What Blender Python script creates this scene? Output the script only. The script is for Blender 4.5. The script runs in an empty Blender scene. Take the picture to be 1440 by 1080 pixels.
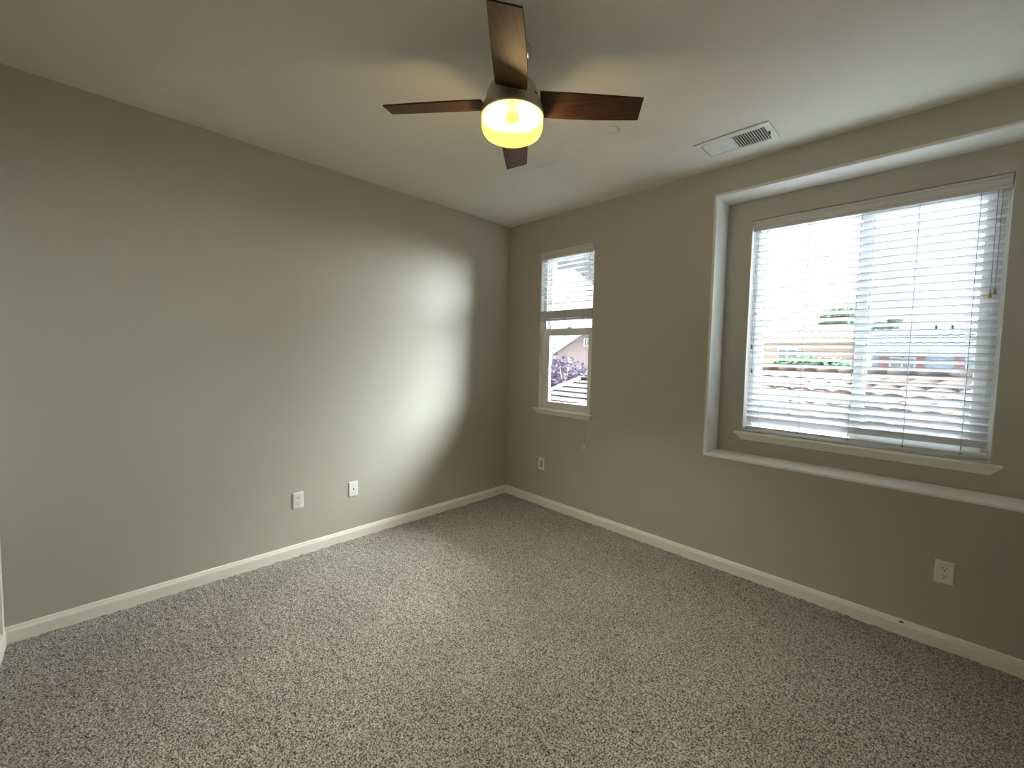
import bpy, bmesh, math, random
import numpy as np
from mathutils import Vector, Matrix

random.seed(7)
rng = np.random.default_rng(7)
SC = bpy.context.scene
COL = SC.collection
PI = math.pi

# ------------------------------------------------------------------ camera
f_px, yaw, pitch, roll = 586.504, -0.784129, -0.0565787, 0.0211510
cam_loc = Vector((3.10534, -3.02349, 1.45323))
fw = Vector((math.sin(yaw)*math.cos(pitch), math.cos(yaw)*math.cos(pitch), math.sin(pitch)))
rt = Vector((math.cos(yaw), -math.sin(yaw), 0))
up = rt.cross(fw)
r2 = math.cos(roll)*rt + math.sin(roll)*up
u2 = -math.sin(roll)*rt + math.cos(roll)*up
cd = bpy.data.cameras.new('camera')
cam = bpy.data.objects.new('camera', cd)
COL.objects.link(cam)
cam.matrix_world = Matrix(((r2.x, u2.x, -fw.x, cam_loc.x), (r2.y, u2.y, -fw.y, cam_loc.y),
                           (r2.z, u2.z, -fw.z, cam_loc.z), (0, 0, 0, 1)))
cd.sensor_width = 36.0
cd.lens = f_px/1440*36.0
cd.shift_x = (720-722.454)/1440
cd.shift_y = (531.268-540)/1440
cd.clip_start = 0.02
cd.clip_end = 500
SC.camera = cam

# ------------------------------------------------------------------ exposure, sky, lights
SC.view_settings.view_transform = 'Standard'
SC.view_settings.look = 'None'
SC.view_settings.gamma = 1.0
SC.view_settings.use_curve_mapping = False
SC.view_settings.exposure = 0.36
SC.cycles.max_bounces = 10
SC.cycles.diffuse_bounces = 7
SC.cycles.glossy_bounces = 4
SC.cycles.transparent_max_bounces = 12
SC.cycles.sample_clamp_indirect = 8
SC.cycles.caustics_reflective = False
SC.cycles.caustics_refractive = False

SKY_FRONT = 100.0      # bright overcast side, in front of the windows
SKY_BACK = 5.0
SKY_LOW = 0.03       # share of that left near the horizon
SKY_PATCH = 84.0
world = bpy.data.worlds.new('sky')
SC.world = world
world.use_nodes = True
wn = world.node_tree
wn.nodes.clear()
wo = wn.nodes.new('ShaderNodeOutputWorld')
bg = wn.nodes.new('ShaderNodeBackground')
tc = wn.nodes.new('ShaderNodeTexCoord')
sep = wn.nodes.new('ShaderNodeSeparateXYZ')
mr = wn.nodes.new('ShaderNodeMapRange')
mr.interpolation_type = 'SMOOTHSTEP'
mr.inputs['From Min'].default_value = 0.0
mr.inputs['From Max'].default_value = 0.45
mr.inputs['To Min'].default_value = SKY_BACK
mr.inputs['To Max'].default_value = SKY_FRONT
wn.links.new(tc.outputs['Generated'], sep.inputs[0])
wn.links.new(sep.outputs['Y'], mr.inputs['Value'])
bg.inputs['Color'].default_value = (0.96, 0.98, 1.0, 1)
# overcast sky: hazy and dimmer near the horizon, brightest higher up
m2 = wn.nodes.new('ShaderNodeMapRange'); m2.interpolation_type = 'SMOOTHSTEP'
m2.inputs['From Min'].default_value = 0.20; m2.inputs['From Max'].default_value = 0.60
m2.inputs['To Min'].default_value = SKY_LOW; m2.inputs['To Max'].default_value = 1.0
wn.links.new(sep.outputs['Z'], m2.inputs['Value'])
ad = wn.nodes.new('ShaderNodeMath'); ad.operation = 'MULTIPLY'
wn.links.new(mr.outputs['Result'], ad.inputs[0]); wn.links.new(m2.outputs['Result'], ad.inputs[1])
# bright sky patch added low right, out of view, to brighten the left wall
dot = wn.nodes.new('ShaderNodeVectorMath'); dot.operation = 'DOT_PRODUCT'
dot.inputs[1].default_value = Vector((0.73, 0.66, 0.17)).normalized()
wn.links.new(tc.outputs['Generated'], dot.inputs[0])
m3 = wn.nodes.new('ShaderNodeMapRange'); m3.interpolation_type = 'SMOOTHSTEP'
m3.inputs['From Min'].default_value = 0.64; m3.inputs['From Max'].default_value = 0.99
m3.inputs['To Min'].default_value = 0.0; m3.inputs['To Max'].default_value = SKY_PATCH
wn.links.new(dot.outputs['Value'], m3.inputs['Value'])
a2 = wn.nodes.new('ShaderNodeMath'); a2.operation = 'ADD'
wn.links.new(ad.outputs[0], a2.inputs[0]); wn.links.new(m3.outputs['Result'], a2.inputs[1])
wn.links.new(a2.outputs[0], bg.inputs['Strength'])
wn.links.new(bg.outputs[0], wo.inputs['Surface'])

FAN_GLOW = 1.0       # frosted bowl of the fan lamp
BULB_W = 10.0        # each of its two bulbs, all round
SPOT_W = 190.0       # and downwards out of its socket

# ------------------------------------------------------------------ materials
MATS = {}
def new_mat(name):
    m = bpy.data.materials.new(name)
    m.use_nodes = True
    nt = m.node_tree
    b = nt.nodes.get('Principled BSDF')
    MATS[name] = m
    return m, nt, b

def plain(name, col, rough=0.5, metal=0.0, spec=0.5, bump=None, vary=None):
    """vary = (scale, amount): noise over the base colour; bump = (scale, strength, distance)"""
    m, nt, b = new_mat(name)
    b.inputs['Base Color'].default_value = (*col, 1)
    b.inputs['Roughness'].default_value = rough
    b.inputs['Metallic'].default_value = metal
    b.inputs['Specular IOR Level'].default_value = spec
    t = nt.nodes.new('ShaderNodeTexCoord')
    if vary:
        n = nt.nodes.new('ShaderNodeTexNoise'); n.inputs['Scale'].default_value = vary[0]
        n.inputs['Detail'].default_value = 4
        nt.links.new(t.outputs['Object'], n.inputs['Vector'])
        r = nt.nodes.new('ShaderNodeMapRange')
        r.inputs['From Min'].default_value = 0.3; r.inputs['From Max'].default_value = 0.7
        r.inputs['To Min'].default_value = 1-vary[1]; r.inputs['To Max'].default_value = 1+vary[1]
        nt.links.new(n.outputs['Fac'], r.inputs['Value'])
        mx = nt.nodes.new('ShaderNodeVectorMath'); mx.operation = 'SCALE'
        mx.inputs[0].default_value = col
        nt.links.new(r.outputs['Result'], mx.inputs['Scale'])
        nt.links.new(mx.outputs['Vector'], b.inputs['Base Color'])
    if bump:
        n = nt.nodes.new('ShaderNodeTexNoise'); n.inputs['Scale'].default_value = bump[0]
        n.inputs['Detail'].default_value = 3
        nt.links.new(t.outputs['Object'], n.inputs['Vector'])
        bp = nt.nodes.new('ShaderNodeBump')
        bp.inputs['Strength'].default_value = bump[1]; bp.inputs['Distance'].default_value = bump[2]
        nt.links.new(n.outputs['Fac'], bp.inputs['Height'])
        nt.links.new(bp.outputs['Normal'], b.inputs['Normal'])
    return m

M_wall = plain('wall_paint', (0.485, 0.470, 0.408), 0.42, spec=0.45, bump=(170, 0.25, 0.002))
M_ceil = plain('ceiling_paint', (0.84, 0.83, 0.76), 0.7, spec=0.3, bump=(150, 0.3, 0.002))
M_trim = plain('trim_paint', (0.88, 0.86, 0.78), 0.35)
M_reveal = plain('reveal_lightened', (0.84, 0.84, 0.80), 0.6, bump=(150, 0.2, 0.002))  # niche reveals lightened in colour for the daylight on them; window reveals are white
M_vinyl = plain('white_vinyl', (0.88, 0.90, 0.88), 0.35)
M_slat = plain('blind_slat', (0.71, 0.73, 0.77), 0.4, bump=(60, 0.05, 0.001))
M_valance = plain('blind_valance', (0.66, 0.65, 0.62), 0.45)
M_cord = plain('blind_cord', (0.34, 0.34, 0.34), 0.8)
M_plate = plain('outlet_plastic', (0.82, 0.82, 0.80), 0.3)
M_dark = plain('dark_slot', (0.02, 0.02, 0.02), 0.6)
M_vent = plain('vent_enamel', (0.82, 0.84, 0.82), 0.4)
M_tan = plain('tan_tassel', (0.50, 0.38, 0.22), 0.5)
M_brown = plain('brown_tassel', (0.16, 0.09, 0.07), 0.5)
M_socket = plain('black_socket_plate', (0.01, 0.01, 0.01), 0.9, spec=0.1)
M_chrome = plain('chrome', (0.75, 0.75, 0.74), 0.12, metal=1)
M_nickel = plain('brushed_nickel', (0.60, 0.54, 0.45), 0.42, metal=0.55, bump=(90, 0.05, 0.001))
M_stucco = plain('stucco', (0.30, 0.26, 0.22), 0.9, bump=(80, 0.3, 0.01))
M_asph = plain('ground_gravel', (0.33, 0.34, 0.35), 0.95, vary=(0.5, 0.3))

def wood():
    m, nt, b = new_mat('dark_walnut')
    t = nt.nodes.new('ShaderNodeTexCoord'); mp = nt.nodes.new('ShaderNodeMapping')
    mp.inputs['Scale'].default_value = (3, 45, 45)
    n = nt.nodes.new('ShaderNodeTexNoise'); n.inputs['Scale'].default_value = 2.0; n.inputs['Detail'].default_value = 5
    cr = nt.nodes.new('ShaderNodeValToRGB')
    cr.color_ramp.elements[0].position = 0.3; cr.color_ramp.elements[0].color = (0.036, 0.016, 0.008, 1)
    cr.color_ramp.elements[1].position = 0.75; cr.color_ramp.elements[1].color = (0.088, 0.042, 0.021, 1)
    nt.links.new(t.outputs['Object'], mp.inputs['Vector']); nt.links.new(mp.outputs[0], n.inputs['Vector'])
    nt.links.new(n.outputs['Fac'], cr.inputs['Fac']); nt.links.new(cr.outputs[0], b.inputs['Base Color'])
    b.inputs['Roughness'].default_value = 0.5
    b.inputs['Specular IOR Level'].default_value = 0.22
    return m
M_wood = wood()

def carpet():
    m, nt, b = new_mat('carpet')
    t = nt.nodes.new('ShaderNodeTexCoord')
    def noise(s, d=3, r=0.6):
        n = nt.nodes.new('ShaderNodeTexNoise'); n.inputs['Scale'].default_value = s
        n.inputs['Detail'].default_value = d; n.inputs['Roughness'].default_value = r
        nt.links.new(t.outputs['Object'], n.inputs['Vector']); return n
    n1 = noise(150, 3, 0.8)
    cr = nt.nodes.new('ShaderNodeValToRGB'); e = cr.color_ramp.elements
    e[0].position = 0.43; e[0].color = (0.038, 0.033, 0.026, 1)
    e[1].position = 0.60; e[1].color = (0.60, 0.565, 0.50, 1)
    x = e.new(0.5); x.color = (0.305, 0.283, 0.247, 1)
    nt.links.new(n1.outputs['Fac'], cr.inputs['Fac'])
    n2 = noise(2.2, 4, 0.6)
    r = nt.nodes.new('ShaderNodeMapRange')
    r.inputs['From Min'].default_value = 0.3; r.inputs['From Max'].default_value = 0.7
    r.inputs['To Min'].default_value = 0.88; r.inputs['To Max'].default_value = 1.12
    nt.links.new(n2.outputs['Fac'], r.inputs['Value'])
    mx = nt.nodes.new('ShaderNodeVectorMath'); mx.operation = 'SCALE'
    nt.links.new(cr.outputs[0], mx.inputs[0]); nt.links.new(r.outputs[0], mx.inputs['Scale'])
    nt.links.new(mx.outputs[0], b.inputs['Base Color'])
    b.inputs['Roughness'].default_value = 0.95
    b.inputs['Specular IOR Level'].default_value = 0.15
    b.inputs['Sheen Weight'].default_value = 0.25
    bp = nt.nodes.new('ShaderNodeBump'); bp.inputs['Strength'].default_value = 1.0; bp.inputs['Distance'].default_value = 0.009
    n3 = noise(160, 2, 0.6)
    nt.links.new(n3.outputs['Fac'], bp.inputs['Height']); nt.links.new(bp.outputs[0], b.inputs['Normal'])
    return m
M_carpet = carpet()

def glass():
    m, nt, b = new_mat('window_glass')
    nt.nodes.remove(b)
    out = nt.nodes['Material Output']
    tr = nt.nodes.new('ShaderNodeBsdfTransparent'); tr.inputs[0].default_value = (0.90, 0.93, 0.92, 1)
    gl = nt.nodes.new('ShaderNodeBsdfGlossy'); gl.inputs['Roughness'].default_value = 0.0
    fr = nt.nodes.new('ShaderNodeFresnel'); fr.inputs[0].default_value = 1.45
    mx = nt.nodes.new('ShaderNodeMixShader')
    nt.links.new(fr.outputs[0], mx.inputs[0]); nt.links.new(tr.outputs[0], mx.inputs[1])
    nt.links.new(gl.outputs[0], mx.inputs[2]); nt.links.new(mx.outputs[0], out.inputs['Surface'])
    return m
M_glass = glass()

def screen():
    m, nt, b = new_mat('insect_screen')
    out = nt.nodes['Material Output']
    b.inputs['Base Color'].default_value = (0.10, 0.11, 0.13, 1)
    tr = nt.nodes.new('ShaderNodeBsdfTransparent')
    mx = nt.nodes.new('ShaderNodeMixShader'); mx.inputs[0].default_value = 0.30
    nt.links.new(tr.outputs[0], mx.inputs[1]); nt.links.new(b.outputs[0], mx.inputs[2])
    nt.links.new(mx.outputs[0], out.inputs['Surface'])
    return m
M_screen = screen()

def frosted():
    m, nt, b = new_mat('frosted_lamp_glass')
    nt.nodes.remove(b)
    out = nt.nodes['Material Output']
    tl = nt.nodes.new('ShaderNodeBsdfTransparent'); tl.inputs[0].default_value = (0.30, 0.29, 0.26, 1)
    em = nt.nodes.new('ShaderNodeEmission'); em.inputs[0].default_value = (1.0, 0.74, 0.17, 1); em.inputs[1].default_value = FAN_GLOW
    ad = nt.nodes.new('ShaderNodeAddShader')
    nt.links.new(tl.outputs[0], ad.inputs[0]); nt.links.new(em.outputs[0], ad.inputs[1])
    nt.links.new(ad.outputs[0], out.inputs['Surface'])
    return m
M_bowl = frosted()

# ------------------------------------------------------------------ helpers
class MB:
    """collects geometry, then links it as ONE mesh object"""
    def __init__(s): s.v = []; s.f = []; s.mi = []; s.sm = []
    def add(s, vs, fs, mi=0, smooth=False):
        o = len(s.v); s.v += [tuple(v) for v in vs]
        for f in fs: s.f.append(tuple(i+o for i in f)); s.mi.append(mi); s.sm.append(smooth)
        return s
    def box(s, x0, x1, y0, y1, z0, z1, mi=0, M=None):
        vs = [Vector(p) for p in ((x0,y0,z0),(x1,y0,z0),(x1,y1,z0),(x0,y1,z0),(x0,y0,z1),(x1,y0,z1),(x1,y1,z1),(x0,y1,z1))]
        if M: vs = [M @ v for v in vs]
        return s.add(vs, [(0,3,2,1),(4,5,6,7),(0,1,5,4),(1,2,6,5),(2,3,7,6),(3,0,4,7)], mi)
    def quad(s, a, b, c, d, mi=0): return s.add([a,b,c,d], [(0,1,2,3)], mi)
    def lathe(s, prof, c=(0,0,0), n=48, mi=0, smooth=True, caps=True):
        vs = []; fs = []
        for (r, z) in prof:
            for k in range(n):
                a = 2*PI*k/n; vs.append((c[0]+r*math.cos(a), c[1]+r*math.sin(a), c[2]+z))
        for i in range(len(prof)-1):
            for k in range(n):
                k2 = (k+1) % n; fs.append((i*n+k, i*n+k2, (i+1)*n+k2, (i+1)*n+k))
        s.add(vs, fs, mi, smooth)
        if caps:
            s.add(vs[:n], [tuple(range(n))][::-1], mi); s.add(vs[-n:], [tuple(range(n))], mi)
        return s
    def tube(s, pts, r, n=8, mi=0):
        pts = [Vector(p) for p in pts]; vs = []; fs = []
        for i, p in enumerate(pts):
            d = (pts[min(i+1, len(pts)-1)]-pts[max(i-1, 0)]).normalized()
            a = d.orthogonal().normalized() if i == 0 else (a - d*a.dot(d)).normalized()
            b = d.cross(a); rr = r[i] if isinstance(r, (list, tuple)) else r
            for k in range(n):
                t = 2*PI*k/n; vs.append(p + rr*(math.cos(t)*a+math.sin(t)*b))
        for i in range(len(pts)-1):
            for k in range(n):
                k2 = (k+1) % n; fs.append((i*n+k, i*n+k2, (i+1)*n+k2, (i+1)*n+k))
        fs.append(tuple(range(n))[::-1]); fs.append(tuple(range((len(pts)-1)*n, len(pts)*n)))
        return s.add(vs, fs, mi, True)
    def prism(s, poly, axis, a, b, mi=0):
        """poly in the two other axes (in order), extruded along axis from a to b"""
        def P(u, v, w):
            return {'x': (w, u, v), 'y': (u, w, v), 'z': (u, v, w)}[axis]
        n = len(poly); vs = [P(u, v, a) for u, v in poly] + [P(u, v, b) for u, v in poly]
        fs = [tuple(range(n))[::-1], tuple(range(n, 2*n))] + [(i, (i+1) % n, n+(i+1) % n, n+i) for i in range(n)]
        return s.add(vs, fs, mi)
    def build(s, name, mats, parent=None, loc=None, bevel=0, bseg=2):
        me = bpy.data.meshes.new(name)
        me.from_pydata(s.v, [], s.f)
        mats = mats if isinstance(mats, (list, tuple)) else [mats]
        for m in mats: me.materials.append(m)
        me.polygons.foreach_set('material_index', s.mi)
        me.polygons.foreach_set('use_smooth', s.sm)
        me.update()
        bm = bmesh.new(); bm.from_mesh(me)
        if not getattr(s, 'raw', False):
            bmesh.ops.remove_doubles(bm, verts=bm.verts, dist=1e-6)
            bmesh.ops.recalc_face_normals(bm, faces=bm.faces)
        bm.to_mesh(me); bm.free()
        o = bpy.data.objects.new(name, me)
        COL.objects.link(o)
        if parent: o.parent = parent
        if loc: o.location = loc
        if bevel:
            md = o.modifiers.new('bevel', 'BEVEL'); md.width = bevel; md.segments = bseg; md.limit_method = 'ANGLE'
        return o

def tag(o, label=None, cat=None, group=None, kind=None):
    if label: o['label'] = label
    if cat: o['category'] = cat
    if group: o['group'] = group
    if kind: o['kind'] = kind
    return o

def empty(name, loc=(0,0,0), rz=0):
    o = bpy.data.objects.new(name, None); COL.objects.link(o)
    o.location = loc; o.rotation_euler = (0, 0, rz); o.empty_display_size = 0.05
    return o

def cp(o, parent=None):
    c = o.copy(); COL.objects.link(c)
    if parent: c.parent = parent
    return c

def holes(mb, axis, v, u0, u1, z0, z1, hs, mi=0):
    """a flat sheet (axis = v) minus rectangular holes [(a0,a1,b0,b1)]"""
    us = sorted({u0, u1, *[h[0] for h in hs], *[h[1] for h in hs]}); zs = sorted({z0, z1, *[h[2] for h in hs], *[h[3] for h in hs]})
    for i in range(len(us)-1):
        for j in range(len(zs)-1):
            a, b, c, d = us[i], us[i+1], zs[j], zs[j+1]
            cu, cz = (a+b)/2, (c+d)/2
            if any(h[0] < cu < h[1] and h[2] < cz < h[3] for h in hs): continue
            P = (lambda u, z: (u, v, z)) if axis == 'y' else (lambda u, z: (v, u, z))
            mb.quad(P(a, c), P(b, c), P(b, d), P(a, d), mi)

def ring(mb, rects, ys, mi=0, smooth=False):
    """rects = [(x0,x1,z0,z1)], one per depth ys: the faces between them"""
    vs = []
    for (x0, x1, z0, z1), y in zip(rects, ys): vs += [(x0, y, z0), (x1, y, z0), (x1, y, z1), (x0, y, z1)]
    fs = []
    for i in range(len(ys)-1):
        for k in range(4):
            k2 = (k+1) % 4; fs.append((4*i+k, 4*i+k2, 4*i+4+k2, 4*i+4+k))
    mb.add(vs, fs, mi, smooth)

# ------------------------------------------------------------------ room shell
H = 2.74
XR, YF = 3.57, -3.378                     # right wall, wall behind the camera
S = dict(x0=0.430, x1=1.028, z0=0.935, z1=2.416)      # narrow window opening
N = dict(x0=2.012, x1=3.512, z0=0.783, z1=2.556)      # niche opening
NB = 0.235                                            # niche depth
B = dict(x0=2.175, x1=3.352, z0=0.945, z1=2.415)      # wide window opening, in the niche's back
TW, TB = 0.15, 0.405                                  # outer faces

wb = MB()
r = 0.014; rs = 0.008
n_out = (N['x0']-r, N['x1']+r, N['z0']-r, N['z1']+r)
s_out = (S['x0']-rs, S['x1']+rs, S['z0']-rs, S['z1']+rs)
holes(wb, 'y', 0, -0.15, XR+0.15, -0.05, H+0.1, [n_out, s_out])
def bull(mb, R, r, y0, y_end, arc=2):
    ks = [PI/2*i/6 for i in range(7)]
    rects = []; ys = []
    for k in ks:
        o = r*(1-math.sin(k)); rects.append((R['x0']-o, R['x1']+o, R['z0']-o, R['z1']+o)); ys.append(y0+r*(1-math.cos(k)))
    ring(mb, rects, ys, arc, smooth=True)
    ring(mb, [rects[-1], rects[-1]], [ys[-1], y_end], 2)
bull(wb, N, r, 0, NB)
bull(wb, S, rs, 0, TW, 0)
b_out = (B['x0']-rs, B['x1']+rs, B['z0']-rs, B['z1']+rs)
holes(wb, 'y', NB, N['x0'], N['x1'], N['z0'], N['z1'], [b_out])
bull(wb, B, rs, NB, TB, 0)
# outside skin
nx = (N['x0']-0.12, N['x1']+0.12, N['z0']-0.12, N['z1']+0.12)
holes(wb, 'y', TW, -0.15, XR+0.15, -0.05, H+0.1, [(S['x0'], S['x1'], S['z0'], S['z1']), nx], 1)
ring(wb, [nx, nx], [TW, TB], 1)
holes(wb, 'y', TB, *nx, [(B['x0'], B['x1'], B['z0'], B['z1'])], 1)
tag(wb.build('wall_back', [M_wall, M_stucco, M_reveal]), kind='structure')

tag(MB().box(-0.15, 0, YF-0.15, 0.0, -0.05, H+0.1).build('wall_left', M_wall), kind='structure')
tag(MB().box(XR, XR+0.15, YF-0.15, 0.0, -0.05, H+0.1).build('wall_right', M_wall), kind='structure')
DX0, DX1, DZ = 2.55, 3.37, 2.04          # open doorway the photograph is taken from
wf = MB(); wf.box(0, DX0, YF-0.13, YF, -0.05, H+0.1); wf.box(DX1, XR, YF-0.13, YF, -0.05, H+0.1); wf.box(DX0, DX1, YF-0.13, YF, DZ, H+0.1)
tag(wf.build('wall_front', M_wall), kind='structure')
m = MB()
for yy in (YF, YF-0.145):
    m.box(DX0-0.065, DX0, yy, yy+0.015, 0, DZ+0.065); m.box(DX1, DX1+0.065, yy, yy+0.015, 0, DZ+0.065); m.box(DX0, DX1, yy, yy+0.015, DZ, DZ+0.065)
m.box(DX0, DX0+0.018, YF-0.13, YF, 0, DZ); m.box(DX1-0.018, DX1, YF-0.13, YF, 0, DZ); m.box(DX0+0.018, DX1-0.018, YF-0.13, YF, DZ-0.018, DZ)
tag(m.build('door_1', M_trim), kind='structure')
# the landing behind the doorway
LY = YF-0.13
m = MB(); m.box(1.2, 4.6, LY-2.2, LY-2.05, -0.05, H+0.1); m.box(1.05, 1.2, LY-2.2, LY, -0.05, H+0.1); m.box(4.6, 4.75, LY-2.2, LY, -0.05, H+0.1); m.box(XR, 4.75, LY, LY+0.02, -0.05, H+0.1)
tag(m.build('wall_landing', M_wall), kind='structure')
tag(MB().box(1.05, 4.75, LY-2.2, LY+0.13, H, H+0.1).build('ceiling_landing', M_ceil), kind='structure')
tag(MB().box(1.05, 4.75, LY-2.2, YF, -0.05, 0.0).build('floor_landing', M_carpet), kind='structure')
tag(MB().box(-0.0, XR, YF, 0.0, H, H+0.1).build('ceiling', M_ceil), kind='structure')

# carpet: a displaced grid of tufts
def carpet_floor():
    st = 0.007
    nx_, ny_ = int(XR/st)+1, int(-YF/st)+1
    xs = np.linspace(0, XR, nx_); ys = np.linspace(YF, 0, ny_)
    X, Y = np.meshgrid(xs, ys)
    Z = rng.random(X.shape)*0.006
    def blur(a, k):
        for _ in range(k):
            a = (a+np.roll(a, 1, 0)+np.roll(a, -1, 0)+np.roll(a, 1, 1)+np.roll(a, -1, 1))/5
        return a
    Zb = blur(rng.random(X.shape), 3); Zb = (Zb-Zb.mean())/Zb.std()
    Z = Z*0.6 + Zb*0.0016
    Z -= Z.max()
    # faint tracks pressed into the pile
    for y0, x1, dep in ((-2.61, 1.3, 0.008), (-2.797, 1.1, 0.007), (-3.10, 0.7, 0.005), (-2.43, 0.9, 0.006), (-1.695, 1.0, 0.003)):
        Z -= 0.6*dep*np.exp(-((Y-y0-0.004*np.sin(X*9))/0.0045)**2)*np.clip((x1-X)*4, 0, 1)*(X > 0.05)
    Z = np.clip(Z, -0.018, 0)
    jx = (rng.random(X.shape)-0.5)*st*0.6; jy = (rng.random(X.shape)-0.5)*st*0.6
    jx[:, 0] = jx[:, -1] = 0; jy[0] = jy[-1] = 0
    co = np.stack([X+jx, Y+jy, Z+0.003], -1).reshape(-1, 3)
    idx = np.arange(nx_*ny_).reshape(ny_, nx_)
    q = np.stack([idx[:-1, :-1], idx[:-1, 1:], idx[1:, 1:], idx[1:, :-1]], -1).reshape(-1, 4)
    me = bpy.data.meshes.new('floor')
    me.vertices.add(len(co)); me.vertices.foreach_set('co', co.ravel())
    me.loops.add(q.size); me.loops.foreach_set('vertex_index', q.ravel().astype(np.int32))
    me.polygons.add(len(q)); me.polygons.foreach_set('loop_start', np.arange(0, q.size, 4, dtype=np.int32))
    me.polygons.foreach_set('use_smooth', np.ones(len(q), dtype=bool))
    me.materials.append(M_carpet); me.update(calc_edges=True)
    o = bpy.data.objects.new('floor', me); COL.objects.link(o)
    return tag(o, kind='structure')
carpet_floor()

# baseboards with a stepped, rounded top
BP = [(0, -0.02), (0.014, -0.02), (0.014, 0.052), (0.0125, 0.058), (0.009, 0.066), (0.0075, 0.073), (0.004, 0.078), (0, 0.078)]
def base(name, p0, p1, nrm):
    d = Vector((p1[0]-p0[0], p1[1]-p0[1], 0)); nrm = Vector((*nrm, 0))
    mb = MB(); n = len(BP)
    e = d.normalized()
    vs = [Vector((*p0, 0)) + nrm*t + e*t*p0m + Vector((0, 0, z)) for p0m in (1,) for t, z in BP] \
       + [Vector((*p1, 0)) + nrm*t - e*t + Vector((0, 0, z)) for t, z in BP]
    mb.add(vs, [tuple(range(n)), tuple(range(n, 2*n))[::-1]] + [(i, (i+1) % n, n+(i+1) % n, n+i) for i in range(n)])
    return tag(mb.build(name, M_trim), kind='structure')
base('baseboard_left', (0, YF), (0, 0), (1, 0))
bb = base('baseboard_back', (0, 0), (XR, 0), (0, -1))
base('baseboard_front', (0, YF), (DX0-0.066, YF), (0, 1))
tag(MB().box(0.0145, 0.062, YF, YF+0.010, 0.0, 2.1).build('trim_1', M_trim), kind='structure')
base('baseboard_right', (XR, YF), (XR, 0), (-1, 0))
ch = MB().add([(3.058, -0.0128, 0.064), (3.066, -0.0090, 0.0705), (3.078, -0.0098, 0.0690), (3.080, -0.0118, 0.0655), (3.067, -0.0140, 0.0615)],
              [(0, 1, 2, 3, 4)]).build('paint_chip', M_dark, bb)
tag(ch, 'small dark chip in the paint')

# ------------------------------------------------------------------ windows
def frame_rect(mb, x0, x1, z0, z1, w, y0, y1, wt=None, wbm=None):
    wt = w if wt is None else wt; wbm = w if wbm is None else wbm
    mb.box(x0, x0+w, y0, y1, z0, z1); mb.box(x1-w, x1, y0, y1, z0, z1)
    mb.box(x0+w, x1-w, y0, y1, z0, z0+wbm); mb.box(x0+w, x1-w, y0, y1, z1-wt, z1)

def sill(name, parent, x0, x1, yw, ztop, nose, tap, h):
    mb = MB()
    # board with a rounded nose
    poly = [(yw+0.06, ztop-0.016), (yw-nose+0.004, ztop-0.016), (yw-nose, ztop-0.012), (yw-nose, ztop-0.004), (yw-nose+0.004, ztop), (yw+0.06, ztop)]
    inner0, inner1 = x0+0.040, x1-0.040
    mb.prism([(yw-0.0005, ztop-0.016), (yw-nose+0.004, ztop-0.016), (yw-nose, ztop-0.012), (yw-nose, ztop-0.004), (yw-nose+0.004, ztop), (yw-0.0005, ztop)], 'x', x0, x1)
    mb.box(inner0, inner1, yw-0.001, yw+0.075, ztop-0.016, ztop)
    o = mb.build(name, M_trim, parent, bevel=0.0015)
    # apron under it, mitred ends that slope in
    ap = MB(); y0 = yw-nose*0.62; z1 = ztop-0.016; z0 = z1-h
    vs = [(x0+0.006, yw, z1), (x1-0.006, yw, z1), (x1-0.006-tap, yw, z0), (x0+0.006+tap, yw, z0),
          (x0+0.006, y0, z1), (x1-0.006, y0, z1), (x1-0.006-tap, yw-0.012, z0), (x0+0.006+tap, yw-0.012, z0)]
    ap.add(vs, [(0,1,2,3),(4,7,6,5),(0,4,5,1),(1,5,6,2),(2,6,7,3),(3,7,4,0)])
    ap.build('sill_apron', M_trim, parent, bevel=0.002)
    return o

# narrow single-hung window
w1 = tag(empty('window_1', (0, 0, 0)), 'tall narrow single-hung window near the room corner with a half-raised blind', 'window', kind='structure')
m = MB(); frame_rect(m, S['x0'], S['x1'], S['z0'], S['z1'], 0.038, 0.052, 0.135, wbm=0.03)
m.build('window_frame', M_vinyl, w1, bevel=0.002)
m = MB(); frame_rect(m, S['x0']+0.038, S['x1']-0.038, S['z0']+0.03, 1.700, 0.036, 0.062, 0.092, wt=0.062, wbm=0.042)
lower = m.build('lower_sash', M_vinyl, w1, bevel=0.003)
MB().box(S['x0']+0.07, S['x1']-0.07, 0.076, 0.080, S['z0']+0.07, 1.645).build('window_pane', M_glass, lower)
m = MB(); frame_rect(m, S['x0']+0.038, S['x1']-0.038, 1.645, S['z1']-0.038, 0.026, 0.096, 0.122)
upper = m.build('upper_sash', M_vinyl, w1, bevel=0.003)
MB().box(S['x0']+0.06, S['x1']-0.06, 0.107, 0.111, 1.665, S['z1']-0.06).build('window_pane', M_glass, upper)
m = MB(); m.box(0.70, 0.775, 0.064, 0.088, 1.700, 1.707); m.box(0.722, 0.757, 0.058, 0.070, 1.707, 1.716); m.box(0.735, 0.785, 0.066, 0.076, 1.716, 1.722)
m.build('sash_lock', M_vinyl, w1, bevel=0.002)
sill('window_sill', w1, 0.388, 1.062, 0.0, S['z0']+0.004, 0.030, 0.030, 0.034)

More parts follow.
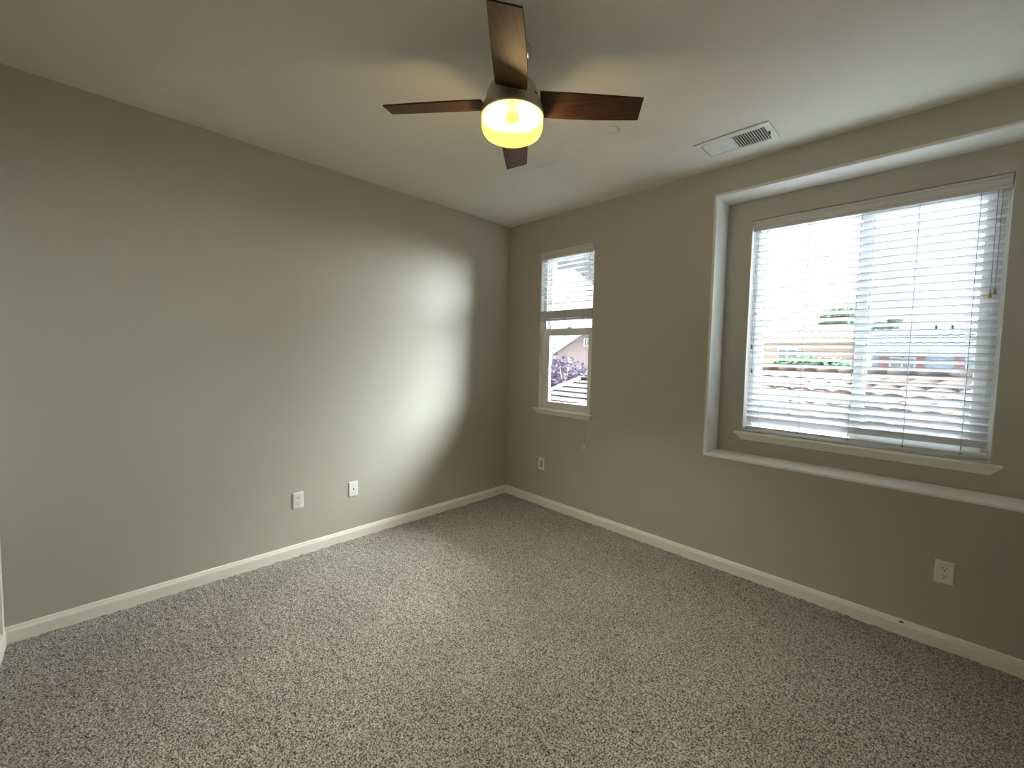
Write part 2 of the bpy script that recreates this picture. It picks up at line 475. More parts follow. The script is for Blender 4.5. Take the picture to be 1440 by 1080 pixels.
# wide sliding window
w2 = tag(empty('window_2', (0, 0, 0)), 'wide sliding window set in the recessed niche', 'window', kind='structure')
m = MB(); frame_rect(m, B['x0'], B['x1'], B['z0'], B['z1'], 0.036, 0.318, 0.395)
m.build('window_frame', M_vinyl, w2, bevel=0.002)
xm = 2.795
m = MB(); frame_rect(m, B['x0']+0.034, xm+0.028, B['z0']+0.034, B['z1']-0.034, 0.030, 0.360, 0.388)
fx = m.build('fixed_sash', M_vinyl, w2, bevel=0.002)
MB().box(B['x0']+0.06, xm, 0.372, 0.376, B['z0']+0.06, B['z1']-0.06).build('window_pane', M_glass, fx)
m = MB(); frame_rect(m, xm-0.030, B['x1']-0.034, B['z0']+0.034, B['z1']-0.034, 0.046, 0.326, 0.354)
sl = m.build('sliding_sash', M_vinyl, w2, bevel=0.002)
MB().box(xm+0.01, B['x1']-0.07, 0.338, 0.342, B['z0']+0.07, B['z1']-0.07).build('window_pane', M_glass, sl)
MB().box(xm+0.03, B['x1']-0.036, 0.391, 0.392, B['z0']+0.036, B['z1']-0.036).build('insect_screen', M_screen, w2)
sill('window_sill', w2, 2.133, 3.392, NB, B['z0']+0.004-0.012, 0.042, 0.034, 0.040)

# ------------------------------------------------------------------ venetian blinds
def slat_mesh(x0, x1, w=0.050, t=0.0028):
    """slightly crowned slat, centred on z=0 / y=0, its cord holes left out"""
    mb = MB(); n = 6; top = []; bot = []
    for i in range(n+1):
        y = -w/2 + w*i/n; c = 0.0022*(1-(2*y/w)**2)
        top.append((y, c+t/2)); bot.append((y, c-t/2))
    poly = top + bot[::-1]
    mb.prism(poly, 'x', x0, x1)
    return mb

def blind(name, label, x0, x1, y, ztop, zs, tilts, rail_z, ladders, wall_y, cords):
    b = tag(empty(name, ((x0+x1)/2, y, ztop)), label, 'window blind', 'white venetian blinds')
    L = (-(x0+x1)/2, -y, -ztop)
    def put(mb, nm, mat, par=b, **k):
        o = mb.build(nm, mat, par, **k)
        if par is b: o.location = L
        return o
    put(MB().box(x0+0.004, x1-0.004, y-0.028, y+0.028, ztop-0.052, ztop-0.002), 'headrail', M_slat)
    v = MB(); yv = y-0.030
    v.prism([(yv, ztop), (yv-0.010, ztop), (yv-0.012, ztop-0.004), (yv-0.012, ztop-0.016), (yv-0.0095, ztop-0.019), (yv-0.0095, ztop-0.038),
             (yv-0.0125, ztop-0.042), (yv-0.0125, ztop-0.052), (yv-0.009, ztop-0.056), (yv-0.009, ztop-0.068), (yv-0.006, ztop-0.072), (yv, ztop-0.072)], 'x', x0, x1)
    put(v, 'valance', M_valance)
    s0 = None
    for z, t in zip(zs, tilts):
        if s0 is None:
            s0 = o = slat_mesh(x0+0.008-(x0+x1)/2, x1-0.010-(x0+x1)/2).build('slat', M_slat, b)
        else: o = cp(s0)
        o.location = (0, 0, z-ztop); o.rotation_euler = (t, 0, 0)
    put(MB().box(x0+0.008, x1-0.010, y-0.025, y+0.025, rail_z, rail_z+0.017), 'bottom_rail', M_slat, bevel=0.003)
    for lx in ladders:
        m = MB()
        for yy in (y-0.026, y+0.026):
            m.tube([(lx, yy, ztop-0.05), (lx, yy, rail_z+0.012)], 0.0012, 5)
        put(m, 'ladder_cord', M_cord)
        m = MB().tube([(lx, y-0.0262, rail_z+0.002), (lx, y-0.0262, rail_z+0.013)], 0.006, 8)
        put(m, 'rail_button', M_cord)
    for (cx, cy, zt, zb, mat, tr) in cords:
        put(MB().tube([(cx, cy, zt), (cx, cy, zb)], 0.0014, 6), 'lift_cord', M_cord)
        put(MB().lathe([(0.0015, 0.0), (0.004, -0.004), (tr, -0.028), (tr*0.9, -0.034), (0.002, -0.036)], (cx, cy, zb), 12), 'cord_tassel', mat)
    return b

# wide blind: lowered, slats tipped; the lowest ones close up where the rail rests on the sill
zs = [2.322-0.0432*i for i in range(31)]
tl = []
for i, z in enumerate(zs):
    k = max(0, i-23)/7
    tl.append(-math.radians(21+36*min(1, k)))
yb2 = 0.282
blind('venetian_blind', 'wide white venetian blind fully lowered in the recessed window', B['x0']+0.006, B['x1']-0.004, yb2, B['z1']-0.003, zs, tl,
      0.962, [2.265, 2.505, 2.765, 3.015, 3.245], NB,
      [(2.205, yb2-0.034, 2.35, 1.56, M_brown, 0.006), (2.214, yb2-0.034, 2.35, 1.39, M_brown, 0.006),
       (3.302, yb2-0.034, 2.35, 1.83, M_tan, 0.008), (3.318, yb2-0.034, 2.35, 1.845, M_tan, 0.008)])

# narrow blind: half raised, spare slats stacked on its rail
zs = [2.322-0.0432*i for i in range(10)] + [1.795+0.0036*i for i in range(20)][::-1]
tl = [math.radians(-2)]*10 + [0]*20
yb1 = 0.022
blind('venetian_blind', 'narrow white venetian blind raised halfway beside the room corner', S['x0']+0.006, S['x1']-0.004, yb1, S['z1']-0.003, zs, tl,
      1.774, [0.53, 0.73, 0.925], 0,
      [(1.004, yb1-0.050, 2.36, 0.672, M_plate, 0.008), (0.452, yb1-0.032, 2.36, 1.43, M_plate, 0.009)])

# ------------------------------------------------------------------ wall plates
def rect_plate(w=0.070, h=0.115, t=0.005):
    mb = MB()  # faces +Y local; bevelled rim
    a, b = w/2, h/2; i = 0.004
    vs = [(-a,0,-b),(a,0,-b),(a,0,b),(-a,0,b),(-a,t*0.5,-b),(a,t*0.5,-b),(a,t*0.5,b),(-a,t*0.5,b),(-a+i,t,-b+i),(a-i,t,-b+i),(a-i,t,b-i),(-a+i,t,b-i)]
    fs = [(0,3,2,1),(8,9,10,11)]
    for k in range(4):
        k2 = (k+1) % 4; fs += [(k,k2,4+k2,4+k),(4+k,4+k2,8+k2,8+k)]
    return mb.add(vs, fs)
def slot(mb, x0, x1, z0, z1, y): mb.box(x0, x1, y-0.001, y+0.0004, z0, z1)
def outlet(label, loc, rz, style):
    e = tag(empty({'duplex': 'wall_outlet', 'decor': 'wall_outlet', 'coax': 'cable_plate'}[style], loc, rz), label,
            'cable plate' if style == 'coax' else 'outlet', 'white wall plates near the floor')
    rect_plate().build('cover_plate', M_plate, e)
    if style == 'duplex':
        for s in (1, -1):
            zc = 0.0195*s; mb = MB(); pts = []
            for k in range(28):
                a = 2*PI*k/28; pts.append((0.0165*math.cos(a), zc+max(-0.0135, min(0.0135, 0.0165*math.sin(a)))))
            rc = mb.prism(pts, 'y', 0.003, 0.0072).build('receptacle', M_plate, e)
            m = MB(); slot(m, -0.0078, -0.0052, zc-0.0005, zc+0.0085, 0.0073); slot(m, 0.0052, 0.0078, zc+0.0005, zc+0.0080, 0.0073)
            m.prism([(0.003*math.cos(2*PI*k/12), zc-0.008+0.003*math.sin(2*PI*k/12)) for k in range(12)], 'y', 0.006, 0.0077)
            m.build('contact_slots', M_dark, rc)
        MB().prism([(0.003*math.cos(2*PI*k/12), 0.003*math.sin(2*PI*k/12)) for k in range(12)], 'y', 0.004, 0.0062).build('screw', M_plate, e)
    elif style == 'decor':
        rc = MB().box(-0.0168, 0.0168, 0.003, 0.0058, -0.0335, 0.0335).build('receptacle', plain('grey_plastic', (0.45, 0.43, 0.39), 0.4), e)
        for zc in (0.019, -0.019):
            m = MB()
            slot(m, -0.0078, -0.0048, zc-0.003, zc+0.006, 0.0060); slot(m, 0.0048, 0.0078, zc-0.003, zc+0.006, 0.0060)
            m.prism([(0.003*math.cos(2*PI*k/12), zc-0.009+0.003*math.sin(2*PI*k/12)) for k in range(12)], 'y', 0.005, 0.0064)
            m.build('contact_slots', M_dark, rc)
    else:
        hx = [(0.0062*math.cos(2*PI*k/6), 0.0062*math.sin(2*PI*k/6)) for k in range(6)]
        j = MB().prism(hx, 'y', 0.004, 0.0075).build('jack_nut', plain('dull_brass', (0.12, 0.11, 0.13), 0.4, metal=0.6), e)
        MB().prism([(0.0042*math.cos(2*PI*k/16), 0.0042*math.sin(2*PI*k/16)) for k in range(16)], 'y', 0.006, 0.013).build('jack', M_dark, j)
        for s in (1, -1):
            MB().prism([(0.003*math.cos(2*PI*k/12), 0.042*s+0.003*math.sin(2*PI*k/12)) for k in range(12)], 'y', 0.004, 0.0062).build('screw', M_plate, e)
    return e
outlet('white duplex outlet on the long left wall, lower left of the cable plate', (0.0005, -2.041, 0.393), -PI/2, 'duplex')
outlet('white plate with one round cable jack on the left wall', (0.0005, -1.642, 0.387), -PI/2, 'coax')
outlet('small outlet with a rectangular insert below the narrow window', (0.495, -0.0005, 0.400), PI, 'decor')
outlet('white duplex outlet low on the wall beneath the wide window', (3.212, -0.0005, 0.391), PI, 'duplex')

# ------------------------------------------------------------------ ceiling fittings
d = tag(empty('ceiling_cover_plate', (1.748, -0.912, H)), 'small round white disc on the ceiling between the fan and the vent', 'ceiling disc')
MB().lathe([(0.042, -0.0005), (0.042, -0.004), (0.040, -0.0065), (0.036, -0.0075), (0.001, -0.0078)], (0, 0, 0), 40).build('cover', M_plate, d)
MB().lathe([(0.030, -0.0002), (0.030, -0.0025)], (0, 0, 0), 32).build('base_ring', M_dark, d)

def vent():
    x0, x1, y0, y1 = 2.012, 2.416, -0.432, -0.188
    cx, cy = (x0+x1)/2, (y0+y1)/2
    e = tag(empty('ceiling_vent', (cx, cy, H)), 'white rectangular air vent with slats in the ceiling by the window wall', 'air vent')
    a, b = (x1-x0)/2, (y1-y0)/2; ia, ib = a-0.032, b-0.040
    m = MB()
    # sloped flange from the ceiling to the raised face
    def rc(a, b, z): return [(-a,-b,z),(a,-b,z),(a,b,z),(-a,b,z)]
    vs = rc(a, b, -0.0035) + rc(a, b, -0.006) + rc(a-0.006, b-0.006, -0.009) + rc(ia, ib, -0.009) + rc(ia, ib, -0.001)
    fs = []
    for i in range(4):
        for k in range(4):
            k2 = (k+1) % 4; fs.append((4*i+k, 4*i+k2, 4*i+4+k2, 4*i+4+k))
    m.add(vs, fs)
    m.box(-0.004, 0.004, -ib, ib, -0.009, -0.003)
    m.build('vent_frame', M_vent, e)
    MB().box(-ia, ia, -ib, ib, -0.0012, -0.0006).build('duct_opening', M_dark, e)
    base_s = None
    for side in (-1, 1):
        for k in range(12):
            x = side*(0.014+ (ia-0.018)*k/11.5)
            if base_s is None:
                base_s = o = MB().box(-0.0062, 0.0062, -ib, ib, -0.0004, 0.0004).build('slat', M_vent, e)
            else: o = cp(base_s)
            o.location = (x, 0, -0.0062); o.rotation_euler = (0, math.radians(-15) if side < 0 else math.radians(34), 0)
    MB().box(ia+0.006, ia+0.012, -0.018, 0.010, -0.016, -0.009).build('damper_lever', M_dark, e)
    for sx in (-1, 1):
        MB().lathe([(0.003, -0.0085), (0.003, -0.0102), (0.0005, -0.0106)], (sx*(a-0.014), 0.02*-sx, 0), 12).build('screw', M_cord, e)
vent()

# ------------------------------------------------------------------ ceiling fan
def fan():
    cx, cy = 1.7835, -1.7399
    e = tag(empty('ceiling_fan', (cx, cy, H)), 'four-bladed dark wood ceiling fan with a lit frosted lamp bowl', 'ceiling fan')
    z = lambda a: a-H
    MB().lathe([(0.076, z(2.7395)), (0.077, z(2.725)), (0.072, z(2.705)), (0.058, z(2.688)), (0.036, z(2.676)), (0.018, z(2.672))], (0, 0, 0), 48).build('ceiling_canopy', M_chrome, e)
    MB().lathe([(0.012, z(2.674)), (0.012, z(2.605))], (0, 0, 0), 24).build('downrod', M_nickel, e)
    hs = MB().lathe([(0.016, z(2.615)), (0.045, z(2.612)), (0.078, z(2.602)), (0.098, z(2.584)), (0.110, z(2.556)), (0.118, z(2.525)),
                (0.127, z(2.497)), (0.1335, z(2.478)), (0.1350, z(2.466)), (0.1340, z(2.462)), (0.126, z(2.4615))], (0, 0, 0), 64).build('motor_housing', M_nickel, e)
    vent_ = MB()
    for k in range(3):
        vent_.box(-0.0015+0.006*k, 0.0015+0.006*k, 0.1165, 0.1195, z(2.512), z(2.530))
    vv = vent_.build('reverse_switch', M_dark, hs); vv.rotation_euler = (0, 0, math.radians(-78+0))
    # lamp bowl
    MB().lathe([(0.125, z(2.470)), (0.1315, z(2.462)), (0.1315, z(2.440)), (0.1300, z(2.420)), (0.1265, z(2.405)), (0.119, z(2.393)), (0.106, z(2.386)), (0.080, z(2.382)), (0.045, z(2.380)), (0.002, z(2.379))],
               (0, 0, 0), 64, caps=False).build('lamp_bowl', M_bowl, e)
    MB().lathe([(0.124, z(2.472)), (0.120, z(2.468)), (0.03, z(2.468)), (0.03, z(2.452)), (0.001, z(2.452))], (0, 0, 0), 40, caps=False).build('lamp_socket_plate', M_socket, e)
    for s in (-1, 1):
        ld = bpy.data.lights.new('lamp_bulb', 'POINT'); ld.energy = BULB_W; ld.color = (1.0, 0.72, 0.38); ld.shadow_soft_size = 0.022
        lo = bpy.data.objects.new('lamp_bulb', ld); COL.objects.link(lo); lo.parent = e
        lo.location = (s*0.050-0.040, s*0.050+0.040, z(2.418))
        ls = bpy.data.lights.new('lamp_bulb_beam', 'SPOT'); ls.energy = SPOT_W; ls.color = (1.0, 0.96, 0.88); ls.shadow_soft_size = 0.024
        ls.spot_size = math.radians(105); ls.spot_blend = 1.0
        l2 = bpy.data.objects.new('lamp_bulb_beam', ls); COL.objects.link(l2); l2.parent = e
        l2.location = (s*0.050-0.050, s*0.050+0.050, z(2.410))
    # blades: swept quads with curved edges, pitched about their own axis
    ph, al = 0.5674, 0.2505
    ec = [(0.124, -0.0447), (0.30, -0.010), (0.5406, 0.0422)]        # trailing edge r, s
    el = [(0.1151, 0.0877), (0.30, 0.124), (0.5243, 0.1543)]         # leading edge
    m = MB(); nn = 14; t = 0.006
    def q(P, u):
        a, b, c = P; w0 = (1-u)*(1-2*u); w1 = 4*u*(1-u); w2 = u*(2*u-1)
        return (a[0]*w0+b[0]*w1+c[0]*w2, a[1]*w0+b[1]*w1+c[1]*w2)
    outline = [q(ec, i/nn) for i in range(nn+1)] + [q(el, i/nn) for i in range(nn, -1, -1)]
    top = []
    for zz in (-t/2, t/2):
        for (rr, ss) in outline:
            top.append((rr, ss*math.cos(al)-zz*math.sin(al)*-1, -ss*math.sin(al)+zz))
    n = len(outline)
    m.add(top, [tuple(range(n))[::-1], tuple(range(n, 2*n))] + [(i, (i+1) % n, n+(i+1) % n, n+i) for i in range(n)])
    b0 = m.build('fan_blade', M_wood, e, bevel=0.0012)
    i0 = MB().box(0.09, 0.15, -0.012, 0.050, -0.001, 0.004, M=Matrix.Rotation(-al, 4, 'X')).build('blade_bracket', M_nickel, b0)
    for k in range(4):
        b = b0 if k == 0 else cp(b0, e)
        if k: i = cp(i0, b)
        b.location = (0, 0, z(2.520)); b.rotation_euler = (0, 0, ph+k*PI/2)
fan()

# ------------------------------------------------------------------ outside
GZ = -3.05
tag(MB().box(-70, 60, 0.6, 120, GZ-0.2, GZ).build('ground', M_asph), kind='structure')

def tile_mat(name, c0, c1):
    m, nt, b = new_mat(name)
    t = nt.nodes.new('ShaderNodeTexCoord'); n = nt.nodes.new('ShaderNodeTexNoise')
    n.inputs['Scale'].default_value = 2.4; n.inputs['Detail'].default_value = 3
    cr = nt.nodes.new('ShaderNodeValToRGB')
    cr.color_ramp.elements[0].position = 0.35; cr.color_ramp.elements[0].color = (*c0, 1)
    cr.color_ramp.elements[1].position = 0.65; cr.color_ramp.elements[1].color = (*c1, 1)
    nt.links.new(t.outputs['Object'], n.inputs['Vector']); nt.links.new(n.outputs['Fac'], cr.inputs['Fac'])
    nt.links.new(cr.outputs[0], b.inputs['Base Color']); b.inputs['Roughness'].default_value = 1.0; b.inputs['Specular IOR Level'].default_value = 0.05
    return m
M_clay = tile_mat('clay_tile', (0.055, 0.037, 0.031), (0.090, 0.066, 0.058))
M_slate = tile_mat('flat_concrete_tile', (0.032, 0.028, 0.030), (0.044, 0.039, 0.041))
M_bluetile = tile_mat('blue_grey_tile', (0.055, 0.066, 0.085), (0.075, 0.088, 0.112))
M_beige = plain('beige_render', (0.280, 0.224, 0.175), 0.9, spec=0.1, vary=(1.0, 0.05))
M_blue = plain('pale_blue_render', (0.210, 0.252, 0.322), 0.9, spec=0.1, vary=(1.0, 0.05))
M_pink = plain('pinkish_render', (0.231, 0.182, 0.175), 0.9, spec=0.1, vary=(1.0, 0.05))
M_shutter = plain('red_brown_shutter', (0.210, 0.084, 0.077), 0.7)
M_white = plain('white_fascia', (0.434, 0.434, 0.434), 0.6)
M_dglass = plain('dark_window_glass', (0.14, 0.17, 0.20), 0.15)
M_soffit = plain('grey_soffit', (0.140, 0.147, 0.161), 0.8)
M_leaf = plain('green_leaves', (0.048, 0.102, 0.054), 0.7, spec=0.08, vary=(3, 0.3))
M_leaf2 = plain('pale_green_leaves', (0.096, 0.144, 0.090), 0.7, spec=0.08, vary=(3, 0.3))
M_plum = plain('plum_leaves', (0.055, 0.045, 0.068), 0.7, spec=0.08, vary=(4, 0.4))
M_bark = plain('bark', (0.12, 0.09, 0.07), 0.9, bump=(30, 0.5, 0.01))

def tiled_plane(origin, along, up_dir, length, run, pitch, wave=0.30, wave_h=0.045, course=0.40, step_h=0.035, flat=False, clip=None, per=8):
    """corrugated roof sheet: origin is the eave corner, along the eave direction, up_dir the horizontal up-slope direction"""
    A = Vector((*along, 0)).normalized(); U = Vector((*up_dir, 0)).normalized(); O = Vector(origin)
    nu = int(length/wave*per) if not flat else max(2, int(length/0.6)); vs = []; fs = []
    rows = []
    nc = max(1, round(run/course))
    for c in range(nc):
        rows += [(c*run/nc, step_h), ((c+0.98)*run/nc, 0.0)]
    for (v, h) in rows:
        for i in range(nu+1):
            u = length*i/nu
            w = 0 if flat else wave_h*abs(math.sin(PI*u/wave))**0.8
            if clip:
                lo, hi = clip(v); u = min(max(u, lo), hi)
            vs.append(O + A*u + U*v + Vector((0, 0, v*pitch + h + w)))
    n = nu+1
    for j in range(len(rows)-1):
        for i in range(nu): fs.append((j*n+i, j*n+i+1, (j+1)*n+i+1, (j+1)*n+i))
    m = MB(); m.raw = True
    m.add(vs, fs)
    return m

# 1. neighbour's low clay-tile roof just outside the wide window
def tile_house():
    g = math.radians(25); A = (math.cos(g), -math.sin(g)); U = (math.sin(g), math.cos(g))
    # the isoline through (3.065, 4.28, 1.01); eave at z 0.28, ridge at 1.24
    p = 0.33
    e0 = Vector((3.065, 4.28, 0)) - Vector((*U, 0))*((1.01-0.28)/p) - Vector((*A, 0))*5.2
    run = (1.24-0.28)/p; L = 9.6
    e = tag(empty('tiled_house', (e0.x, e0.y, GZ)), 'low pinkish clay-tiled roof of the building right outside the wide window', 'house')
    def put(m, n, mt, **k):
        o = m.build(n, mt, e, **k); o.location = (-e0.x, -e0.y, -GZ); return o
    put(tiled_plane((e0.x, e0.y, 0.28), A, U, L, run, p, per=10), 'front_roof_slope', M_clay)
    R = e0 + Vector((*U, 0))*(2*run)
    m = tiled_plane((R.x, R.y, 0.28), A, (-U[0], -U[1]), L, run, p, per=4)
    put(m, 'rear_roof_slope', M_clay)
    rg = e0 + Vector((*U, 0))*run
    m = MB(); nseg = 28
    for k in range(nseg):
        a = rg + Vector((*A, 0))*(L*k/nseg); b = rg + Vector((*A, 0))*(L*(k+0.95)/nseg)
        m.tube([(a.x, a.y, 1.255), (b.x, b.y, 1.275)], [0.085, 0.10], 8)
    put(m, 'ridge_cap', M_clay)
    m = MB(); T = Matrix(((A[0], U[0], 0, e0.x), (A[1], U[1], 0, e0.y), (0, 0, 1, 0), (0, 0, 0, 1)))
    m.box(0.3, L-0.3, 0.45, 2*run-0.45, GZ, 0.22, M=T)
    m.add([T @ Vector(v) for v in ((0.3,0.45,0.22),(0.3,2*run-0.45,0.22),(0.3,run,1.12))], [(0,1,2)])
    m.add([T @ Vector(v) for v in ((L-0.3,0.45,0.22),(L-0.3,2*run-0.45,0.22),(L-0.3,run,1.12))], [(0,1,2)])
    put(m, 'wall', M_beige)
    put(MB().box(0, L, -0.03, 0.0, 0.16, 0.30, M=T), 'fascia', M_white)
tile_house()

def small_window(parent, L, x0, x1, y, z0, z1, cols=2):
    m = MB(); frame_rect(m, x0, x1, z0, z1, 0.06, y-0.06, y)
    for c in range(1, cols):
        xc = x0+(x1-x0)*c/cols; m.box(xc-0.03, xc+0.03, y-0.06, y, z0, z1)
    o = m.build('window', M_white, parent); o.location = L
    MB().box(x0+0.03, x1-0.03, y-0.03, y-0.01, z0+0.03, z1-0.03).build('pane', M_dglass, o)
    return o

# 2. pale blue house with shuttered windows
def blue_house():
    Y = 23.0
    e = tag(empty('blue_house', (3.2, Y, GZ)), 'pale blue house with red-brown shutters and blue-grey roof beyond the wide window', 'house')
    L = (-3.2, -Y, -GZ)
    def put(m, n, mt): o = m.build(n, mt, e); o.location = L; return o
    put(MB().box(1.12, 6.6, Y, Y+8, GZ, 1.95), 'wall', M_blue)
    m = tiled_plane((0.80, Y-0.45, 1.93), (1, 0), (0, 1), 6.2, 3.6, 0.33, wave=0.34, per=4); put(m, 'front_roof_slope', M_bluetile)
    m = tiled_plane((0.80, Y+8.4, 1.93), (1, 0), (0, -1), 6.2, 5.2, 0.22, wave=0.34, per=2); put(m, 'rear_roof_slope', M_bluetile)
    put(MB().box(0.80, 7.0, Y-0.50, Y-0.45, 1.83, 1.98), 'fascia', M_white)
    for (a, b, s) in ((1.74, 2.62, 1), (4.14, 5.02, 0)):
        small_window(e, L, a, b, Y, 0.85, 1.70)
    for (a, b) in ((1.38, 1.70), (2.66, 2.92), (3.82, 4.10), (5.06, 5.34)):
        m = MB(); m.box(a, b, Y-0.05, Y, 0.83, 1.72)
        for k in range(7): m.box(a+0.03, b-0.03, Y-0.065, Y-0.05, 0.88+0.12*k, 0.95+0.12*k)
        put(m, 'shutter', M_shutter)
    for x in (3.2, 3.75):
        put(MB().lathe([(0.05, 3.02), (0.05, 3.28), (0.07, 3.28), (0.07, 3.32)], (x, Y+3.0, 0), 10), 'roof_pipe', M_bluetile)
blue_house()

# 3. distant clay-roofed house on the left
def hip_house(name, label, x0, x1, y0, y1, ze, zr, mats, ridge):
    cx = (x0+x1)/2
    e = tag(empty(name, (cx, y0, GZ)), label, 'house')
    L = (-cx, -y0, -GZ)
    def put(m, n, mt): o = m.build(n, mt, e); o.location = L; return o
    put(MB().box(x0+0.4, x1-0.4, y0+0.4, y1-0.4, GZ, ze), 'wall', mats[1])
    run = (y1-y0)/2; p = (zr-ze)/run
    def clip(v): return (v*(ridge[0]-x0)/run, (x1-x0)-v*(x1-ridge[1])/run)
    put(tiled_plane((x0, y0, ze), (1, 0), (0, 1), x1-x0, run, p, wave=0.34, per=4, clip=clip), 'front_roof_slope', mats[0])
    m = MB(); ym = (y0+y1)/2
    m.add([(x0, y0, ze), (x0, y1, ze), (ridge[0], ym, zr), (x1, y0, ze), (x1, y1, ze), (ridge[1], ym, zr)], [(0, 1, 2), (3, 4, 5), (1, 4, 5, 2)])
    put(m, 'rear_roof_slope', mats[0])
    put(MB().box(x0, x1, y0-0.04, y0, ze-0.14, ze), 'fascia', M_white)
    small_window(e, L, cx-1.5, cx-0.5, y0+0.4, ze-1.6, ze-0.5)
    return e
hip_house('hip_roof_house', 'beige house with a clay-tiled hip roof behind the green tree', -4.6, 0.75, 25.5, 32.5, 2.62, 3.55, (M_clay, M_beige), (-2.0, -0.2))

# 4. small window view: pink gabled house, and a grey-roofed one
def gable_house():
    cx, Y = -10.1, 16.0
    e = tag(empty('gabled_house', (cx, Y, GZ)), 'pinkish gabled house with white barge boards seen through the narrow window', 'house')
    L = (-cx, -Y, -GZ)
    def put(m, n, mt, **k): o = m.build(n, mt, e, **k); o.location = L; return o
    xl, xr, ze, xp, zp = -12.3, -7.3, 1.62, -9.8, 3.0
    put(MB().prism([(xl, GZ), (xr, GZ), (xr, ze), (xp, zp), (xl, ze)], 'y', Y, Y+9), 'wall', M_pink)
    for s, xe in ((1, xl-0.35), (-1, xr+0.35)):
        zz = ze-0.35*(zp-ze)/(xp-xl)
        put(MB().prism([(xe, zz), (xp, zp), (xp, zp+0.14), (xe, zz+0.14)], 'y', Y-0.35, Y+9.3), 'roof_slope', M_bluetile)
        put(MB().prism([(xe, zz-0.10), (xp, zp-0.10), (xp, zp+0.14), (xe, zz+0.14)], 'y', Y-0.40, Y-0.35), 'barge_board', M_white)
    small_window(e, L, -10.45, -10.05, Y, 1.95, 2.42)
gable_house()
hip_house('grey_roof_house', 'house with a blue-grey tiled roof left of the pink gable', -21.0, -11.5, 22.0, 29.0, 1.9, 3.4, (M_bluetile, M_blue), (-18.0, -14.5))

# 5. near roof with flat tiles and a hip, below the small window's view
def flat_roof_house():
    Y = 7.2
    e = tag(empty('flat_tiled_house', (-4.4, Y, GZ)), 'low roof of flat pale tiles with a hip, below the plum tree', 'house')
    L = (4.4, -Y, -GZ)
    def put(m, n, mt): o = m.build(n, mt, e); o.location = L; return o
    # front slope climbs away from the window wall; hip edge runs up to the ridge's left end
    ze, zr, p = -0.62, 0.70, 0.40
    run = (zr-ze)/p; x_l, x_r = -7.6, -2.9
    x_l = -6.55
    x_r = -2.9
    def clip(v): return ((v/run)*1.72, (x_r-x_l))
    put(tiled_plane((x_l, Y-run+0.8, ze), (1, 0), (0, 1), x_r-x_l, run, p, flat=True, course=0.30, step_h=0.03, clip=clip), 'front_roof_slope', M_slate)
    yr = Y+0.8
    put(MB().tube([(x_l, Y-run+0.8, ze+0.03), (x_l+1.72, yr, zr+0.03)], 0.06, 8), 'hip_cap', M_white)
    put(MB().tube([(x_l+1.72, yr, zr+0.03), (x_r, yr, zr+0.03)], 0.06, 8), 'ridge_cap', M_slate)
    put(MB().add([(x_l, yr-run, ze), (x_l, yr+run, ze), (x_l+1.72, yr, zr)], [(0, 1, 2)]), 'side_roof_slope', M_slate)
    put(MB().add([(x_l, yr+run, ze), (x_r, yr+run, ze), (x_r, yr, zr), (x_l+1.72, yr, zr)], [(0, 1, 2, 3)]), 'rear_roof_slope', M_slate)
    put(MB().box(x_l+0.4, x_r-0.4, yr-run+0.4, yr+run-0.4, GZ, ze+0.05), 'wall', M_beige)
flat_roof_house()

# own roof's eave corner above the narrow window
m = MB()
m.prism([(-1.13, 2.13), (-0.86, 1.80), (-0.58, 1.66), (-0.36, 1.22), (-0.20, 1.22), (-0.20, 0.15), (0.0, 0.15), (0.0, 1.22), (0.12, 1.25), (0.10, 1.85), (-0.95, 3.50), (-1.32, 3.40), (-0.74, 2.02)], 'z', 2.75, 2.90)
tag(m.build('roof_eave', M_soffit), 'grey roof eave jutting out above the narrow window', 'roof eave', kind='structure')

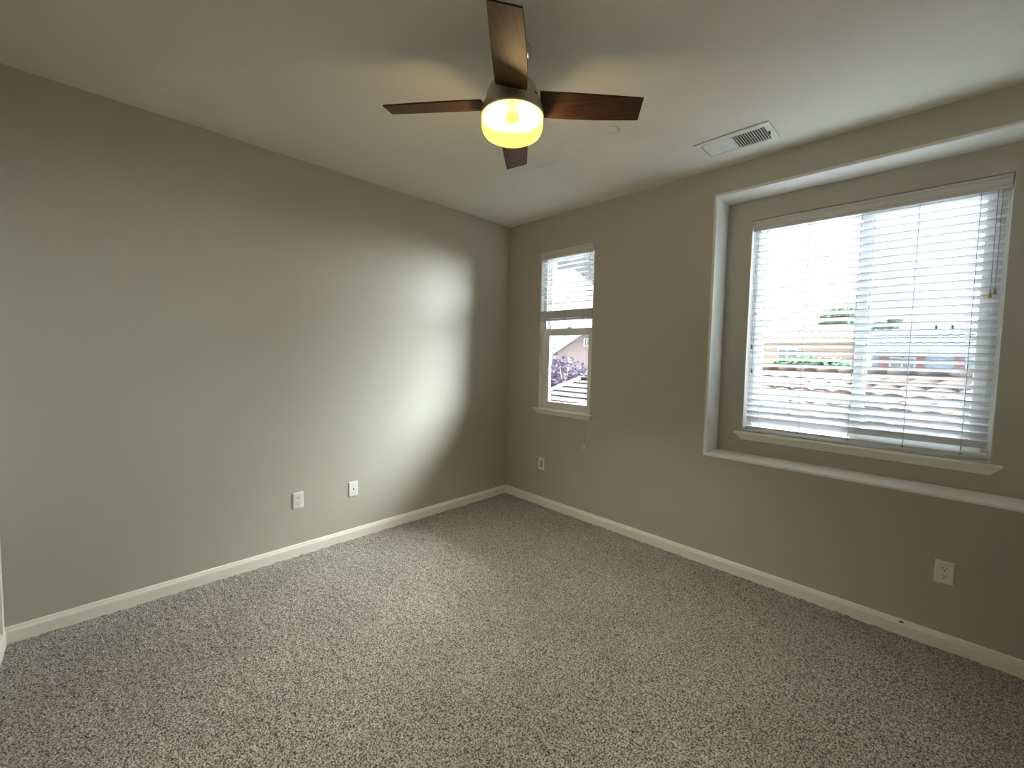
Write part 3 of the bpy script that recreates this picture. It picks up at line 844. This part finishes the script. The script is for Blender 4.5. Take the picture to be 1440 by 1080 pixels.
def tree(name, label, cx, cy, zc, rx, ry, rz, mat, n, leaf, blobs=9, group=None):
    e = tag(empty(name, (cx, cy, GZ)), label, 'tree', group)
    R = random.Random(hash((round(cx), round(cy))) & 255)
    cs = [(0, 0, 0, 0.72)] + [(R.uniform(-.6, .6)*rx, R.uniform(-.6, .6)*ry, R.uniform(-.6, .75)*rz, R.uniform(.3, .5)) for _ in range(blobs)]
    m = MB(); m.raw = True
    vs = []; fs = []
    for i in range(n):
        c = cs[i % len(cs)]
        v = Vector((R.gauss(0, 1), R.gauss(0, 1), R.gauss(0, 1))).normalized()*(R.uniform(0.75, 1.05))
        p = Vector((c[0]+v.x*rx*c[3], c[1]+v.y*ry*c[3], zc-GZ+c[2]+v.z*rz*c[3]))
        a = Vector((R.gauss(0, 1), R.gauss(0, 1), R.gauss(0, 1))).normalized(); b = a.orthogonal().normalized()
        s = leaf*R.uniform(.6, 1.3); o = len(vs)
        vs += [p-a*s, p+b*s*0.45, p+a*s, p-b*s*0.45]; fs.append((o, o+1, o+2, o+3))
    m.add(vs, fs); m.build('foliage', mat, e)
    z0 = zc-GZ-rz*0.3
    m = MB().tube([(0, 0, 0), (0.06, 0, z0*0.5), (0, 0.04, z0), (0.05, 0, z0+rz*0.6)], [0.16, 0.12, 0.09, 0.03], 8)
    for k in range(6):
        a = 2*PI*k/6; m.tube([(0, 0.03, z0*0.9), (math.cos(a)*rx*0.35, math.sin(a)*ry*0.35, z0+rz*0.3), (math.cos(a)*rx*0.75, math.sin(a)*ry*0.75, z0+rz*0.8)], [0.06, 0.035, 0.012], 6)
    m.build('trunk', M_bark, e)
tree('plum_tree', 'purple-leaved tree filling the lower pane of the narrow window', -8.8, 12.2, 0.10, 1.9, 1.9, 1.75, M_plum, 9000, 0.10)
tree('green_tree', 'round green tree seen through the left half of the wide window', 0.15, 14.6, 0.75, 1.55, 1.3, 1.15, M_leaf, 8000, 0.09)
tree('garden_shrub', 'small green shrub between the clay roof house and blue house', 0.95, 19.5, 0.30, 0.7, 0.7, 0.7, M_leaf2, 1500, 0.08)
tree('distant_tree', 'pale green treetop rising behind the clay hip roof', -2.2, 38.0, 3.6, 1.6, 1.5, 2.0, M_leaf2, 2500, 0.22)
tree('distant_tree', 'pale treetop over the right end of the hip roof', 0.1, 45.0, 3.9, 1.2, 1.2, 1.5, M_leaf2, 2000, 0.22)
